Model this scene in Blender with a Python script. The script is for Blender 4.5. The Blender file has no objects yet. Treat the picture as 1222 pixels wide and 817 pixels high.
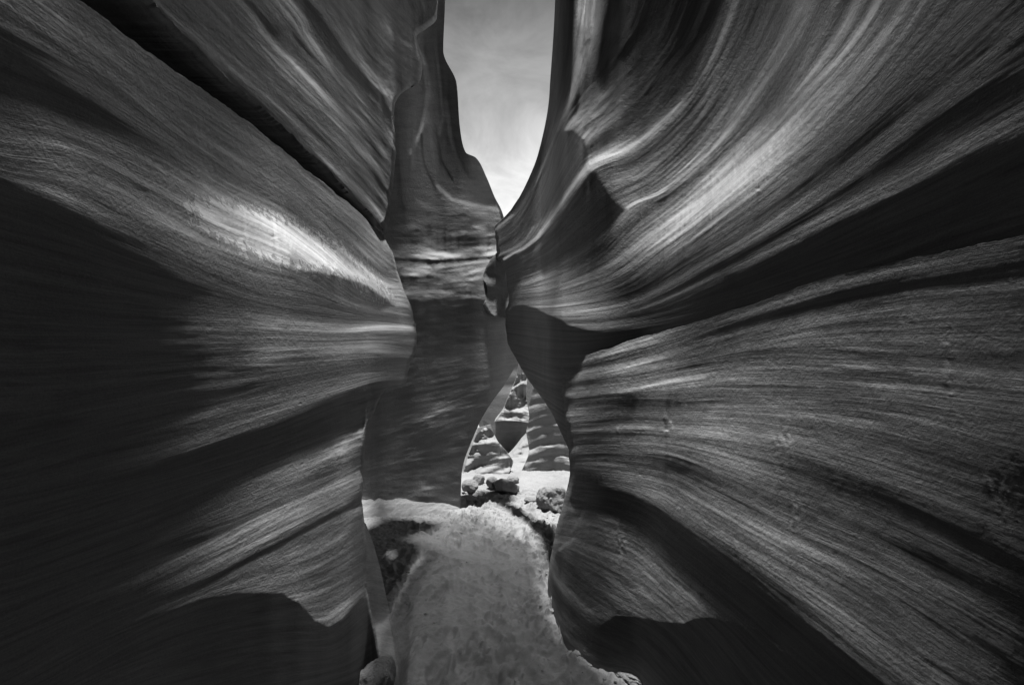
import bpy, bmesh, math, random
import numpy as np
from mathutils import Vector, noise as mnoise

# ------------------------------------------------------------------ camera, sky, sun, exposure
FPX, CX, CY, EYE = 560.0, 611.0, 440.0, 1.6      # focal length in photo pixels, principal column, horizon row, eye height
sc = bpy.context.scene
C = sc.collection
cam_d = bpy.data.cameras.new('camera')
cam_d.sensor_width = 36.0
cam_d.lens = 36.0 * FPX / 1222.0
cam_d.shift_y = (CY - 408.5) / 1222.0
cam_d.clip_start = 0.05
cam_d.clip_end = 2000
cam = bpy.data.objects.new('camera', cam_d)
cam.location = (0, 0, EYE)
cam.rotation_euler = (math.radians(90), 0, 0)
C.objects.link(cam)
sc.camera = cam

SUN_TILT = math.radians(1.5)                      # leans back over the camera; otherwise straight down the slot
world = bpy.data.worlds.new('World')
sc.world = world
world.use_nodes = True
nt = world.node_tree
nt.nodes.clear()
w_out = nt.nodes.new('ShaderNodeOutputWorld')
w_bg = nt.nodes.new('ShaderNodeBackground')
w_bg.inputs['Strength'].default_value = 0.046
sky = nt.nodes.new('ShaderNodeTexSky')
sky.sky_type = 'NISHITA'
sky.sun_disc = False
sky.sun_elevation = math.radians(87)
sky.sun_rotation = math.radians(180)
bw = nt.nodes.new('ShaderNodeRGBToBW')
tc = nt.nodes.new('ShaderNodeTexCoord')
mp = nt.nodes.new('ShaderNodeMapping')
mp.inputs['Scale'].default_value = (2.2, 1.0, 3.4)
mp.inputs['Rotation'].default_value = (0, 0.35, 0)
cn = nt.nodes.new('ShaderNodeTexNoise')
cn.inputs['Scale'].default_value = 2.6
cn.inputs['Detail'].default_value = 9
cn.inputs['Roughness'].default_value = 0.6
cn.inputs['Distortion'].default_value = 0.5
cr = nt.nodes.new('ShaderNodeMapRange')
cr.inputs['From Min'].default_value = 0.35
cr.inputs['From Max'].default_value = 0.75
cr.inputs['To Min'].default_value = 0.80
cr.inputs['To Max'].default_value = 1.45
sepz = nt.nodes.new('ShaderNodeSeparateXYZ')
hz = nt.nodes.new('ShaderNodeMapRange')           # thin high cloud, denser towards the horizon
hz.inputs['From Min'].default_value = 0.25
hz.inputs['From Max'].default_value = 0.66
hz.inputs['To Min'].default_value = 2.6
hz.inputs['To Max'].default_value = 0.45
m1 = nt.nodes.new('ShaderNodeMath'); m1.operation = 'MULTIPLY'
m2 = nt.nodes.new('ShaderNodeMath'); m2.operation = 'MULTIPLY'
L = nt.links.new
L(sky.outputs[0], bw.inputs[0])
L(tc.outputs['Generated'], mp.inputs[0]); L(mp.outputs[0], cn.inputs['Vector']); L(cn.outputs[0], cr.inputs[0])
L(tc.outputs['Generated'], sepz.inputs[0]); L(sepz.outputs['Z'], hz.inputs[0])
L(bw.outputs[0], m1.inputs[0]); L(cr.outputs[0], m1.inputs[1])
L(m1.outputs[0], m2.inputs[0]); L(hz.outputs[0], m2.inputs[1])
L(m2.outputs[0], w_bg.inputs['Color']); L(w_bg.outputs[0], w_out.inputs[0])

sun_d = bpy.data.lights.new('sun', 'SUN')
sun_d.energy = 5.0
sun_d.angle = math.radians(2.4)
sun = bpy.data.objects.new('sun', sun_d)
sun.rotation_euler = (SUN_TILT, 0, 0)
sun.location = (0, 0, 30)
C.objects.link(sun)

sc.view_settings.view_transform = 'Standard'
sc.view_settings.look = 'None'
sc.view_settings.exposure = 1.68
sc.view_settings.gamma = 1.0
sc.render.engine = 'CYCLES'
sc.cycles.max_bounces = 5
sc.cycles.diffuse_bounces = 1
sc.cycles.use_denoising = True
SUNVEC = np.array([0.0, -math.sin(SUN_TILT), math.cos(SUN_TILT)])
LIT = 0.80                                        # picture value of a surface facing the sun
AMB = 0.009                                       # skylight floor

# ------------------------------------------------------------------ helpers
def pix(px, py, D):
    px = np.asarray(px, float); py = np.asarray(py, float)
    return np.stack([(px - CX) / FPX * D, D + 0 * px, EYE + (CY - py) / FPX * D], -1)

def floor_depth(py):
    return FPX * EYE / (py - CY)

def pchip(x, y, xq):
    """monotone cubic along axis 0; x (n,), y (n,...)"""
    x = np.asarray(x, float); y = np.asarray(y, float)
    h = np.diff(x).reshape((-1,) + (1,) * (y.ndim - 1))
    d = np.diff(y, axis=0) / h
    m = np.zeros_like(y)
    a, b = d[:-1], d[1:]
    w1 = 2 * h[1:] + h[:-1]; w2 = h[1:] + 2 * h[:-1]
    with np.errstate(divide='ignore', invalid='ignore'):
        mm = (w1 + w2) / (w1 / a + w2 / b)
    m[1:-1] = np.where(a * b > 0, np.nan_to_num(mm), 0)
    m[0] = d[0]; m[-1] = d[-1]
    i = np.clip(np.searchsorted(x, xq, side='right') - 1, 0, len(x) - 2)
    sh = (-1,) + (1,) * (y.ndim - 1)
    hh = (x[i + 1] - x[i]).reshape(sh); t = ((xq - x[i]) / (x[i + 1] - x[i])).reshape(sh)
    return ((2*t**3 - 3*t**2 + 1) * y[i] + (t**3 - 2*t**2 + t) * hh * m[i]
            + (-2*t**3 + 3*t**2) * y[i + 1] + (t**3 - t**2) * hh * m[i + 1])

def catmull(y, xq):
    """smooth cubic through uniformly indexed samples, axis 0"""
    n = len(y)
    i = np.clip(np.floor(xq).astype(int), 0, n - 2)
    t = (xq - i).reshape((-1,) + (1,) * (y.ndim - 1))
    ye = np.concatenate([2*y[:1] - y[1:2], y, 2*y[-1:] - y[-2:-1]], 0)
    p0, p1, p2, p3 = ye[i], ye[i+1], ye[i+2], ye[i+3]
    return 0.5 * (2*p1 + (p2 - p0)*t + (2*p0 - 5*p1 + 4*p2 - p3)*t*t + (3*p1 - p0 - 3*p2 + p3)*t**3)

def vnoise(x, y, seed=0):
    """2-D value noise, numpy"""
    rs = np.random.RandomState(seed)
    tab = rs.rand(256, 256)
    xi = np.floor(x).astype(int); yi = np.floor(y).astype(int)
    fx = x - xi; fy = y - yi
    fx = fx*fx*(3 - 2*fx); fy = fy*fy*(3 - 2*fy)
    g = lambda a, b: tab[a & 255, b & 255]
    return ((g(xi, yi)*(1-fx) + g(xi+1, yi)*fx)*(1-fy) + (g(xi, yi+1)*(1-fx) + g(xi+1, yi+1)*fx)*fy)*2 - 1

def fbm(x, y, seed=0, oct=4, rough=0.5):
    s = 0; a = 1; t = 0
    for k in range(oct):
        s = s + a*vnoise(x*2**k + 17.3*k, y*2**k + 5.1*k, seed + k); t += a; a *= rough
    return s / t

def blur(a, n, axis):
    k = np.array([1, 2, 3, 4, 3, 2, 1], float) if n > 2 else np.array([1, 2, 1], float)
    k /= k.sum(); r = len(k)//2
    p = [(0, 0), (0, 0)]; p[axis] = (r, r)
    e = np.pad(a, p, mode='edge'); o = 0
    for j, c in enumerate(k):
        o = o + c * (e[j:j+a.shape[0]] if axis == 0 else e[:, j:j+a.shape[1]])
    return o

def box(a, r, axis):
    p = [(0, 0), (0, 0)]; p[axis] = (r+1, r)
    c = np.cumsum(np.pad(a, p, mode='edge'), axis=axis); n = a.shape[axis]
    return (c[2*r+1:2*r+1+n] - c[:n])/(2*r+1) if axis == 0 else (c[:, 2*r+1:2*r+1+n] - c[:, :n])/(2*r+1)

def lin(v):                                       # 0..100 picture grey -> linear light
    v = np.clip(np.asarray(v, float) / 100.0, 0, 1)
    return np.where(v <= 0.04045, v/12.92, ((v + 0.055)/1.055)**2.4)

def smooth_shade(me):
    me.polygons.foreach_set('use_smooth', np.ones(len(me.polygons), bool))

def grid_mesh(name, P, attr=None, mat=None, parent=None):
    h, w = P.shape[:2]
    me = bpy.data.meshes.new(name)
    idx = np.arange(h*w).reshape(h, w)
    q = np.stack([idx[:-1, :-1], idx[1:, :-1], idx[1:, 1:], idx[:-1, 1:]], -1).reshape(-1, 4)
    me.vertices.add(h*w); me.vertices.foreach_set('co', P.reshape(-1).astype(np.float32))
    me.loops.add(q.size); me.loops.foreach_set('vertex_index', q.reshape(-1).astype(np.int32))
    me.polygons.add(len(q))
    me.polygons.foreach_set('loop_start', np.arange(0, q.size, 4, dtype=np.int32))
    me.polygons.foreach_set('loop_total', np.full(len(q), 4, np.int32))
    me.update(calc_edges=True)
    if attr is not None:
        at = me.attributes.new('strata', 'FLOAT_VECTOR', 'POINT')
        at.data.foreach_set('vector', attr.reshape(-1).astype(np.float32))
    smooth_shade(me)
    o = bpy.data.objects.new(name, me)
    C.objects.link(o)
    if mat: me.materials.append(mat)
    if parent: o.parent = parent
    return o

def tag(o, label=None, cat=None, group=None, kind=None):
    if label: o['label'] = label
    if cat: o['category'] = cat
    if group: o['group'] = group
    if kind: o['kind'] = kind
    return o

# ------------------------------------------------------------------ materials
def rock_material(name, base=0.38, band=0.22, grain=1.0, use_strata=True, scl=1.0):
    m = bpy.data.materials.new(name); m.use_nodes = True
    n = m.node_tree; n.nodes.clear(); K = n.links.new
    out = n.nodes.new('ShaderNodeOutputMaterial')
    b = n.nodes.new('ShaderNodeBsdfPrincipled')
    b.inputs['Roughness'].default_value = 0.92
    b.inputs['Specular IOR Level'].default_value = 0.12
    K(b.outputs[0], out.inputs[0])
    geo = n.nodes.new('ShaderNodeTexCoord')
    def noise_n(vec, scale, detail, rough=0.55, dist=0.0):
        t = n.nodes.new('ShaderNodeTexNoise')
        t.inputs['Scale'].default_value = scale*scl; t.inputs['Detail'].default_value = detail
        t.inputs['Roughness'].default_value = rough; t.inputs['Distortion'].default_value = dist
        K(vec, t.inputs['Vector']); return t.outputs[0]
    def rng(v, a, b_, c, d):
        r = n.nodes.new('ShaderNodeMapRange'); K(v, r.inputs[0])
        for k, x in zip(('From Min', 'From Max', 'To Min', 'To Max'), (a, b_, c, d)): r.inputs[k].default_value = x
        return r.outputs[0]
    def math_(op, a, b_):
        t = n.nodes.new('ShaderNodeMath'); t.operation = op
        for k, x in enumerate((a, b_)):
            if hasattr(x, 'links') or hasattr(x, 'node'): K(x, t.inputs[k])
            else: t.inputs[k].default_value = x
        return t.outputs[0]
    obj = geo.outputs['Object']
    if use_strata:
        at = n.nodes.new('ShaderNodeAttribute'); at.attribute_name = 'strata'
        mp1 = n.nodes.new('ShaderNodeMapping'); mp1.inputs['Scale'].default_value = (26, 1.1, 0)
        K(at.outputs['Vector'], mp1.inputs[0]); sv = mp1.outputs[0]
        mp2 = n.nodes.new('ShaderNodeMapping'); mp2.inputs['Scale'].default_value = (150, 5.0, 0)
        K(at.outputs['Vector'], mp2.inputs[0]); sv2 = mp2.outputs[0]
    else:
        mp1 = n.nodes.new('ShaderNodeMapping'); mp1.inputs['Scale'].default_value = (2, 2, 26)
        K(obj, mp1.inputs[0]); sv = mp1.outputs[0]
        mp2 = n.nodes.new('ShaderNodeMapping'); mp2.inputs['Scale'].default_value = (8, 8, 110)
        K(obj, mp2.inputs[0]); sv2 = mp2.outputs[0]
    band1 = noise_n(sv, 1.0, 6, 0.62, 0.25)
    band2 = noise_n(sv2, 1.0, 4, 0.6, 0.2)
    blot = noise_n(obj, 2.3, 6, 0.6, 0.6)
    speck = noise_n(obj, 260, 3, 0.6)
    f = math_('MULTIPLY', rng(band1, 0.3, 0.7, 1 - band, 1 + band), rng(band2, 0.3, 0.7, 1 - 0.5*band, 1 + 0.5*band))
    f = math_('MULTIPLY', f, rng(blot, 0.3, 0.7, 0.88, 1.12))
    f = math_('MULTIPLY', f, rng(speck, 0.25, 0.75, 0.84, 1.16))
    if use_strata:                                 # pale flaking crust where the third channel says so
        sp = n.nodes.new('ShaderNodeSeparateXYZ'); K(at.outputs['Vector'], sp.inputs[0])
        fl_n = noise_n(obj, 22, 6, 0.7, 0.8)
        edge = math_('ADD', math_('MULTIPLY', sp.outputs['Z'], 0.75), math_('MULTIPLY', math_('SUBTRACT', fl_n, 0.5), 2.2))
        crust = rng(edge, 0.33, 0.39, 0.0, 1.0)
        crust = math_('MULTIPLY', crust, rng(sp.outputs['Z'], 0.0, 0.1, 0.0, 1.0))
        f = math_('MULTIPLY', f, rng(crust, 0, 1, 1.0, 1.65))
    f = math_('MULTIPLY', f, base)
    K(f, b.inputs['Base Color'])
    # relief: sand grains, pits, hairline laminae
    g1 = noise_n(obj, 120, 5, 0.68)
    g2 = noise_n(obj, 34, 4, 0.6, 0.4)
    pit = n.nodes.new('ShaderNodeTexVoronoi'); pit.inputs['Scale'].default_value = 15
    mpp = n.nodes.new('ShaderNodeMapping'); mpp.inputs['Scale'].default_value = (1, 0.6, 1.4)
    K(obj, mpp.inputs[0]); K(mpp.outputs[0], pit.inputs['Vector'])
    pt = rng(pit.outputs['Distance'], 0.04, 0.16, -1.0, 0.0)
    pmask = rng(noise_n(obj, 3.1, 3), 0.56, 0.66, 0.0, 1.0)
    pt = math_('MULTIPLY', pt, pmask)
    h = math_('ADD', math_('MULTIPLY', g1, 0.0020*grain), math_('MULTIPLY', g2, 0.0027*grain))
    h = math_('ADD', h, math_('MULTIPLY', band2, 0.0010))
    h = math_('ADD', h, math_('MULTIPLY', band1, 0.0016))
    h = math_('ADD', h, math_('MULTIPLY', pt, 0.0016))
    if use_strata: h = math_('ADD', h, math_('MULTIPLY', crust, 0.0022))
    bp = n.nodes.new('ShaderNodeBump'); bp.inputs['Strength'].default_value = 1.0
    bp.inputs['Distance'].default_value = 1.0
    K(h, bp.inputs['Height']); K(bp.outputs[0], b.inputs['Normal'])
    return m

M_ROCK = rock_material('banded_sandstone', 0.155, 0.27)
M_ROCK_FAR = rock_material('far_sandstone', 0.155, 0.16, 1.4)
M_ROCK2 = rock_material('ledge_sandstone', 0.155, 0.15, 1.0, use_strata=False)
M_BOULDER = rock_material('boulder_sandstone', 0.155, 0.08, 7.0, use_strata=False, scl=0.14)
M_STONE = rock_material('loose_sandstone', 0.155, 0.10, 1.2, use_strata=False)

# ------------------------------------------------------------------ wall builder
X0, X1, Y0, Y1 = -80, 1320, -170, 960
GX, GY = np.meshgrid(np.arange(X0, X1), np.arange(Y0, Y1))

def tps(anchors):
    if len(anchors[0]) == 2:                       # a plan curve: upright wall, depth by column
        q = sorted(anchors); xs = np.array([p[0] for p in q], float); ys = np.log([p[1] for p in q])
        def f1(px, py):
            u = np.clip(px[0], xs[0], xs[-1]); return np.broadcast_to(pchip(xs, ys, u)[None], px.shape).copy()
        return f1
    """smooth log depth through (px, py, depth) anchors"""
    A = np.array(anchors, float); P = A[:, :2]/300.0; v = np.log(A[:, 2])
    def U(r2): return 0.5*r2*np.log(r2 + 1e-9)
    r2 = ((P[:, None]-P[None])**2).sum(-1); n = len(A)
    K = U(r2) + 2e-3*np.eye(n); Q = np.c_[np.ones(n), P]
    M = np.block([[K, Q], [Q.T, np.zeros((3, 3))]])
    c = np.linalg.solve(M, np.r_[v, 0, 0, 0])
    def f(px, py):
        out = c[n] + c[n+1]*px/300 + c[n+2]*py/300
        for k in range(n):
            out = out + c[k]*U((px/300-P[k, 0])**2 + (py/300-P[k, 1])**2)
        return out
    return f

def seg_dist(poly, closed, win):
    """distance to polyline and (for closed) inside mask on a window of the raster"""
    x0, x1, y0, y1 = win
    gx = GX[y0:y1, x0:x1].astype(float); gy = GY[y0:y1, x0:x1].astype(float)
    best = np.full(gx.shape, 1e9); ins = np.zeros(gx.shape, bool)
    n = len(poly)
    for k in range(n if closed else n-1):
        ax, ay = poly[k]; bx, by = poly[(k+1) % n]
        dx, dy = bx-ax, by-ay; t = np.clip(((gx-ax)*dx+(gy-ay)*dy)/(dx*dx+dy*dy+1e-9), 0, 1)
        best = np.minimum(best, np.hypot(gx-ax-t*dx, gy-ay-t*dy))
        if closed and ay != by:
            c = ((ay > gy) != (by > gy)) & (gx < (bx-ax)*(gy-ay)/(by-ay)+ax)
            ins ^= c
    return best, ins

def window(poly, m):
    p = np.array(poly); a = p.min(0)-m; b = p.max(0)+m
    return (int(max(0, a[0]-X0)), int(min(X1-X0, b[0]-X0)), int(max(0, a[1]-Y0)), int(min(Y1-Y0, b[1]-Y0)))

TOP = {}; TOPY = {}
def make_wall(name, curves, anchors, nu, ns, polys=(), strokes=(), seed=1, streak=0.3, name_key=None, iters=5, leak=0.0, yref=None, dark=-0.02, rough=(), grit=0.0, patina=(), worn=0.0, spread=False, calm=None, hb=9, qmax=0.006, wlim=0.6, hblur=1,
              sil=None, ext=None, mat=None, freq=1.0, gain=1.0, tmax=0.93):
    Cn = np.array([[(p[0], p[1], p[2]) for p in c] for c in curves], float)      # K x m x 3
    K_, m_ = Cn.shape[:2]
    gap = np.r_[0, np.cumsum(np.maximum(2.0, np.abs(np.diff(Cn[:, :, :2], axis=0)).sum(-1).mean(1)))]
    def sample(nu_, ns_):
        uq = np.linspace(0, m_-1, nu_); sq = np.linspace(0, gap[-1], ns_)
        XY = catmull(Cn[:, :, :2].transpose(1, 0, 2), uq)                        # nu x K x 2
        Bv = pchip(np.arange(m_), Cn[:, :, 2].T, uq)
        net = np.concatenate([XY, Bv[..., None]], -1).transpose(1, 0, 2)         # K x nu x 3
        out = pchip(gap, net, sq)
        return out, sq, uq
    # raster of target brightness
    ou = int(np.clip(2.2*np.hypot(*(np.diff(Cn[:, :, :2], axis=1).sum(1)).T).max(), 200, 2000)); os_ = int(min(2200, gap[-1]*3))
    F, sq, uq = sample(ou, os_)
    S = sq[:, None] + 0*uq[None]; Uq = 0*sq[:, None] + uq[None]
    st = (fbm(S*freq/17.0, Uq*0.55, seed, 3, 0.6)*0.9 + fbm(S*freq/5.5, Uq*0.9, seed+11, 3, 0.6)*0.8
          + fbm(S*freq/2.4, Uq*1.3 + 3, seed+23, 2, 0.6)*0.7)
    ln1 = fbm(S*freq/9.0, Uq*0.45, seed+41, 2, 0.5); ln2 = fbm(S*freq/4.2 + 9, Uq*0.8, seed+53, 2, 0.5)
    st = st*(0.75+0.7*np.clip(fbm(S/60.0, Uq*0.9, seed+71, 2)+.3, 0, 1))
    crev = np.clip(1-np.abs(ln1)/0.07, 0, 1) + 0.7*np.clip(1-np.abs(ln2)/0.09, 0, 1)
    sk = streak if calm is None else streak*np.clip((F[..., 1]-calm)/60.0, 0.12, 1)
    T = lin(np.clip(F[..., 2], 0, 100)) * np.exp(sk*1.6*st - 1.1*sk*crev + 0.25*sk)
    ix = np.clip(np.round(F[..., 0]-X0).astype(int), 0, X1-X0-1); iy = np.clip(np.round(F[..., 1]-Y0).astype(int), 0, Y1-Y0-1)
    acc = np.zeros(GX.shape); cnt = np.zeros(GX.shape)
    np.add.at(acc, (iy, ix), T); np.add.at(cnt, (iy, ix), 1)
    has = cnt > 0
    R = np.where(has, acc/np.maximum(cnt, 1), 0)
    rows = np.arange(GX.shape[0]); good = []
    for c in range(GX.shape[1]):
        h = has[:, c]
        if h.sum() > 1:
            R[:, c] = np.interp(rows, rows[h], R[h, c]); good.append(c)
    good = np.array(good)
    for c in range(GX.shape[1]):
        if c < good[0] or c > good[-1]: R[:, c] = R[:, good[0] if c < good[0] else good[-1]]
    if spread:                                     # past a ragged right-hand outline each row keeps its last value
        for r in range(R.shape[0]):
            h = np.nonzero(has[r])[0]
            if len(h): R[r, h[-1]:] = R[r, max(0, h[-1]-6):h[-1]+1].mean()
    for poly, val, fe in polys:
        w = window(poly, 4*fe+4); d, ins = seg_dist(poly, True, w)
        sd = np.where(ins, d, -d); a = np.clip(0.5 + sd/(2*fe), 0, 1); a = a*a*(3-2*a)
        sub = R[w[2]:w[3], w[0]:w[1]]
        R[w[2]:w[3], w[0]:w[1]] = sub*(1-a) + a*lin(val)
    for poly, val, wd in strokes:
        w = window(poly, 4*wd+3); d, _ = seg_dist(poly, False, w)
        a = np.exp(-(d/wd)**2)
        sub = R[w[2]:w[3], w[0]:w[1]]
        R[w[2]:w[3], w[0]:w[1]] = sub*(1-a) + a*lin(val)
    for cx_, cy_, rx_, ry_, am in rough:
        w = window([(cx_-rx_*2, cy_-ry_*2), (cx_+rx_*2, cy_+ry_*2)], 2)
        gx_ = GX[w[2]:w[3], w[0]:w[1]]; gy_ = GY[w[2]:w[3], w[0]:w[1]]
        mk = np.clip(1.6-1.3*np.hypot((gx_-cx_)/rx_, (gy_-cy_)/ry_) + 1.2*fbm(gx_/9.0, gy_/14.0, 77, 2), 0, 1)
        R[w[2]:w[3], w[0]:w[1]] *= np.exp(am*mk*fbm(gx_/3.2, gy_/3.4, 99, 3, .7)*4)
    if grit:
        ww = np.clip(1.7/np.exp(tps(anchors)(GX.astype(float), GY.astype(float))), .12, 1)
        R = R*np.exp(grit*ww*(2.2*fbm(GX/3.0, GY/2.4, seed+5, 2, .7) + 1.2*fbm(GX/11.0, GY/7.0, seed+6, 2, .6)))
        for k, (cell, dens) in enumerate(((23, .10), (41, .12))):      # scattered pits, shadow side above and bright lip below
            rs = np.random.RandomState(seed*7+k); n_ = int(GX.size*dens/cell**2*1.2)
            for x_, y_, r_ in zip(rs.randint(8, X1-X0-8, n_), rs.randint(8, Y1-Y0-8, n_), rs.uniform(1.0, 2.6, n_)):
                m = int(r_*2)+1; ys_ = slice(y_-m, y_+m+1); xs_ = slice(x_-m, x_+m+1)
                dy = (GY[ys_, xs_]-Y0-y_)/r_; dx = (GX[ys_, xs_]-X0-x_)/(r_*1.3)
                R[ys_, xs_] *= np.exp(np.exp(-(dx**2+dy**2))*np.clip(dy*1.9, -1.6, 1.2)*ww[y_, x_]*1.0)
    T = np.clip((R*gain - AMB)/LIT, 0.0, tmax)
    T = T + dark*np.clip(1 - T/0.006, 0, 1)          # the darkest flutes lean out a little
    # relief: find the depth whose facets meet the light with T, integrating up every column
    f0 = tps(anchors)
    c0, c1 = max(0, good[0]-12), min(GX.shape[1], good[-1]+12)
    gx = GX[:, c0:c1].astype(float); gy = GY[:, c0:c1].astype(float); Tt = T[:, c0:c1]
    hs = has[:, c0:c1]; nr = hs.shape[0]
    lo = np.where(hs.any(0), hs.argmax(0), 0); hi = np.where(hs.any(0), nr-1-hs[::-1].argmax(0), nr-1)
    gidx = good - c0
    lo = np.interp(np.arange(hs.shape[1]), gidx, lo[gidx]); hi = np.interp(np.arange(hs.shape[1]), gidx, hi[gidx])
    for _ in range(25): lo = blur(lo[None], 3, 1)[0]; hi = blur(hi[None], 3, 1)[0]
    rr = np.arange(nr)[:, None]
    inside = (rr >= lo-2) & (rr <= hi+2)
    ln0 = f0(gx, gy)
    a = (gx-CX)/FPX; b = (CY-gy)/FPX
    ray = np.stack([a, 0*a+1, b], -1)
    def shade(lnD):
        Pu = ray*np.gradient(lnD, axis=1)[..., None]; Pu[..., 0] += 1/FPX
        Pv = ray*np.gradient(lnD, axis=0)[..., None]; Pv[..., 2] -= 1/FPX
        N = np.cross(Pv, Pu)
        N *= np.where((N*ray).sum(-1) > 0, -1.0, 1.0)[..., None]
        return N/(np.linalg.norm(N, axis=-1, keepdims=True)+1e-12)
    n0 = shade(ln0)
    A0 = n0 @ SUNVEC
    hn = n0.copy(); hn[..., 2] = 0; hn /= np.linalg.norm(hn, axis=-1, keepdims=True)+1e-9
    face = np.maximum(0.22, -(hn*ray).sum(-1))
    tanT = Tt/np.sqrt(1-np.minimum(Tt, .96)**2)
    tanA = A0/np.sqrt(1-np.clip(A0, -.9, .9)**2)
    aim = tanT.copy()
    if yref is not None:
        yr = np.clip(np.interp(np.arange(c0, c1)+X0, [p[0] for p in yref], [p[1] for p in yref])-Y0, 0, nr-1).astype(int)
    for it in range(iters):
        q = -(aim - tanA)/(FPX*face)
        q = np.clip(q, -qmax, 0.4*qmax)*inside
        wv = np.zeros_like(q); cur = np.zeros(q.shape[1])
        for r in range(q.shape[0]-2, -1, -1):
            cur = cur*(1-leak*inside[r]) - q[r]
            wv[r] = cur
        if yref is not None:
            wv = wv - wv[yr, np.arange(wv.shape[1])][None]
        lv = box(box(wv, 22, 0), 22, 0)
        wv = wv - lv + box(box(lv, hb, 1), hb, 1)
        wv = 0.5*wv + 0.5*blur(wv, 1, 1)
        wv = wlim*np.tanh(wv/wlim)
        A = shade(ln0+wv) @ SUNVEC
        if it < iters-1:
            err = blur(blur(Tt-A, 3, 1), 3, 0)
            aim = np.clip(aim + 0.5*err, -0.25, 3.0)
    lnD = ln0 + wv
    print(name, 'residual', float(np.abs(Tt-A)[inside].mean()), 'meanT', float(Tt[inside].mean()), 'w', float(wv.min()), float(wv.max()))
    F, sq, uq = sample(nu, ns)
    if worn:
        px_, py_ = F[..., 0].copy(), F[..., 1].copy()
        nk = lambda a_, sd: fbm(a_/13.0, a_*0+sd, sd, 4, .65)
        for side in (s_[0] for s_ in (sil or ())):
            e_ = F[:, -1:] if side == 'u1' else F[:, :1]
            d_ = np.hypot(px_-e_[..., 0], py_-e_[..., 1])
            F[..., 0] += worn*0.55*nk(py_, seed+2)*np.exp(-(d_/9)**2)
        for row_, sg in ((0, 1), (-1, -1)):
            e_ = F[row_:row_+1] if row_ == 0 else F[-1:]
            d_ = np.hypot(px_-e_[..., 0], py_-e_[..., 1])
            F[..., 1] += worn*1.6*nk(px_, seed+4)*np.exp(-(d_/10)**2)
    fx = np.clip(F[..., 0]-X0-c0, 0, c1-c0-1.001); fy = np.clip(F[..., 1]-Y0, 0, Y1-Y0-1.001)
    xi = fx.astype(int); yi = fy.astype(int); tx = fx-xi; ty = fy-yi
    l = ((lnD[yi, xi]*(1-tx)+lnD[yi, xi+1]*tx)*(1-ty) + (lnD[yi+1, xi]*(1-tx)+lnD[yi+1, xi+1]*tx)*ty)
    # the edge rolls away from the eye
    for side, wd, amt in (sil or ()):
        if side == 'u1': d = np.hypot(*np.moveaxis(F[..., :2]-F[:, -1:, :2], -1, 0))
        elif side == 'u0': d = np.hypot(*np.moveaxis(F[..., :2]-F[:, :1, :2], -1, 0))
        elif side == 's0': d = np.hypot(*np.moveaxis(F[..., :2]-F[:1, :, :2], -1, 0))
        else: d = np.hypot(*np.moveaxis(F[..., :2]-F[-1:, :, :2], -1, 0))
        t = np.clip(1-d/wd, 0, 1); l = l + amt*(1-np.sqrt(1-0.995*t*t))
    P = pix(F[..., 0], F[..., 1], np.exp(l))
    pm = np.zeros(GX.shape)
    for poly, fe in patina:
        w = window(poly, 2*fe+2); d, ins = seg_dist(poly, True, w)
        pm[w[2]:w[3], w[0]:w[1]] = np.maximum(pm[w[2]:w[3], w[0]:w[1]], np.clip(0.5+np.where(ins, d, -d)/(2*fe), 0, 1))
    pmv = pm[yi, np.clip(xi+c0, 0, X1-X0-1)]
    at = np.stack([np.broadcast_to(sq[:, None]/180.0, l.shape), np.broadcast_to(uq[None]*0.42, l.shape), pmv], -1)
    for side, steps in (ext or ()):
        for dv in [(0, 1e-5, 0)] + list(steps):    # a doubled seam keeps the front's shading crisp
            e = {'u1': P[:, -1:], 'u0': P[:, :1], 's0': P[:1], 's1': P[-1:]}[side]
            ea = {'u1': at[:, -1:], 'u0': at[:, :1], 's0': at[:1], 's1': at[-1:]}[side]
            if callable(dv): ne = dv(e)
            else: ne = e + np.array(dv)
            ax = 1 if side[0] == 'u' else 0
            k = np.linalg.norm(ne-e, axis=-1).mean()
            na = ea + np.array([0, 0.4*k, 0]) if ax == 1 else ea + np.array([0.5*k, 0, 0])
            if side[1] == '1': P = np.concatenate([P, ne], ax); at = np.concatenate([at, na], ax)
            else: P = np.concatenate([ne, P], ax); at = np.concatenate([na, at], ax)
    TOPY[name_key or name] = F[0, :, 1].copy(); TOP[name_key or name] = (F[0, :, 0].copy(), np.exp(l[0]).copy())
    print("   D range", np.exp(l).min().round(2), np.exp(l).max().round(2), "edge u1", np.exp(l[::60,-1]).round(2), "mid", np.exp(l[::60,l.shape[1]//2]).round(2), "u0", np.exp(l[::60,0]).round(2))
    return grid_mesh(name, P, at, mat or M_ROCK)

def rise(z, lean):                                 # continue a wall up to height z
    def f(e):
        n = e.copy(); n[..., 0] += lean*np.maximum(0, z-e[..., 2]); n[..., 2] = np.maximum(z, e[..., 2]+0.05); return n
    return f
def sink(z):
    def f(e):
        n = e.copy(); n[..., 2] = np.minimum(z, e[..., 2]-0.02); return n
    return f

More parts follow.
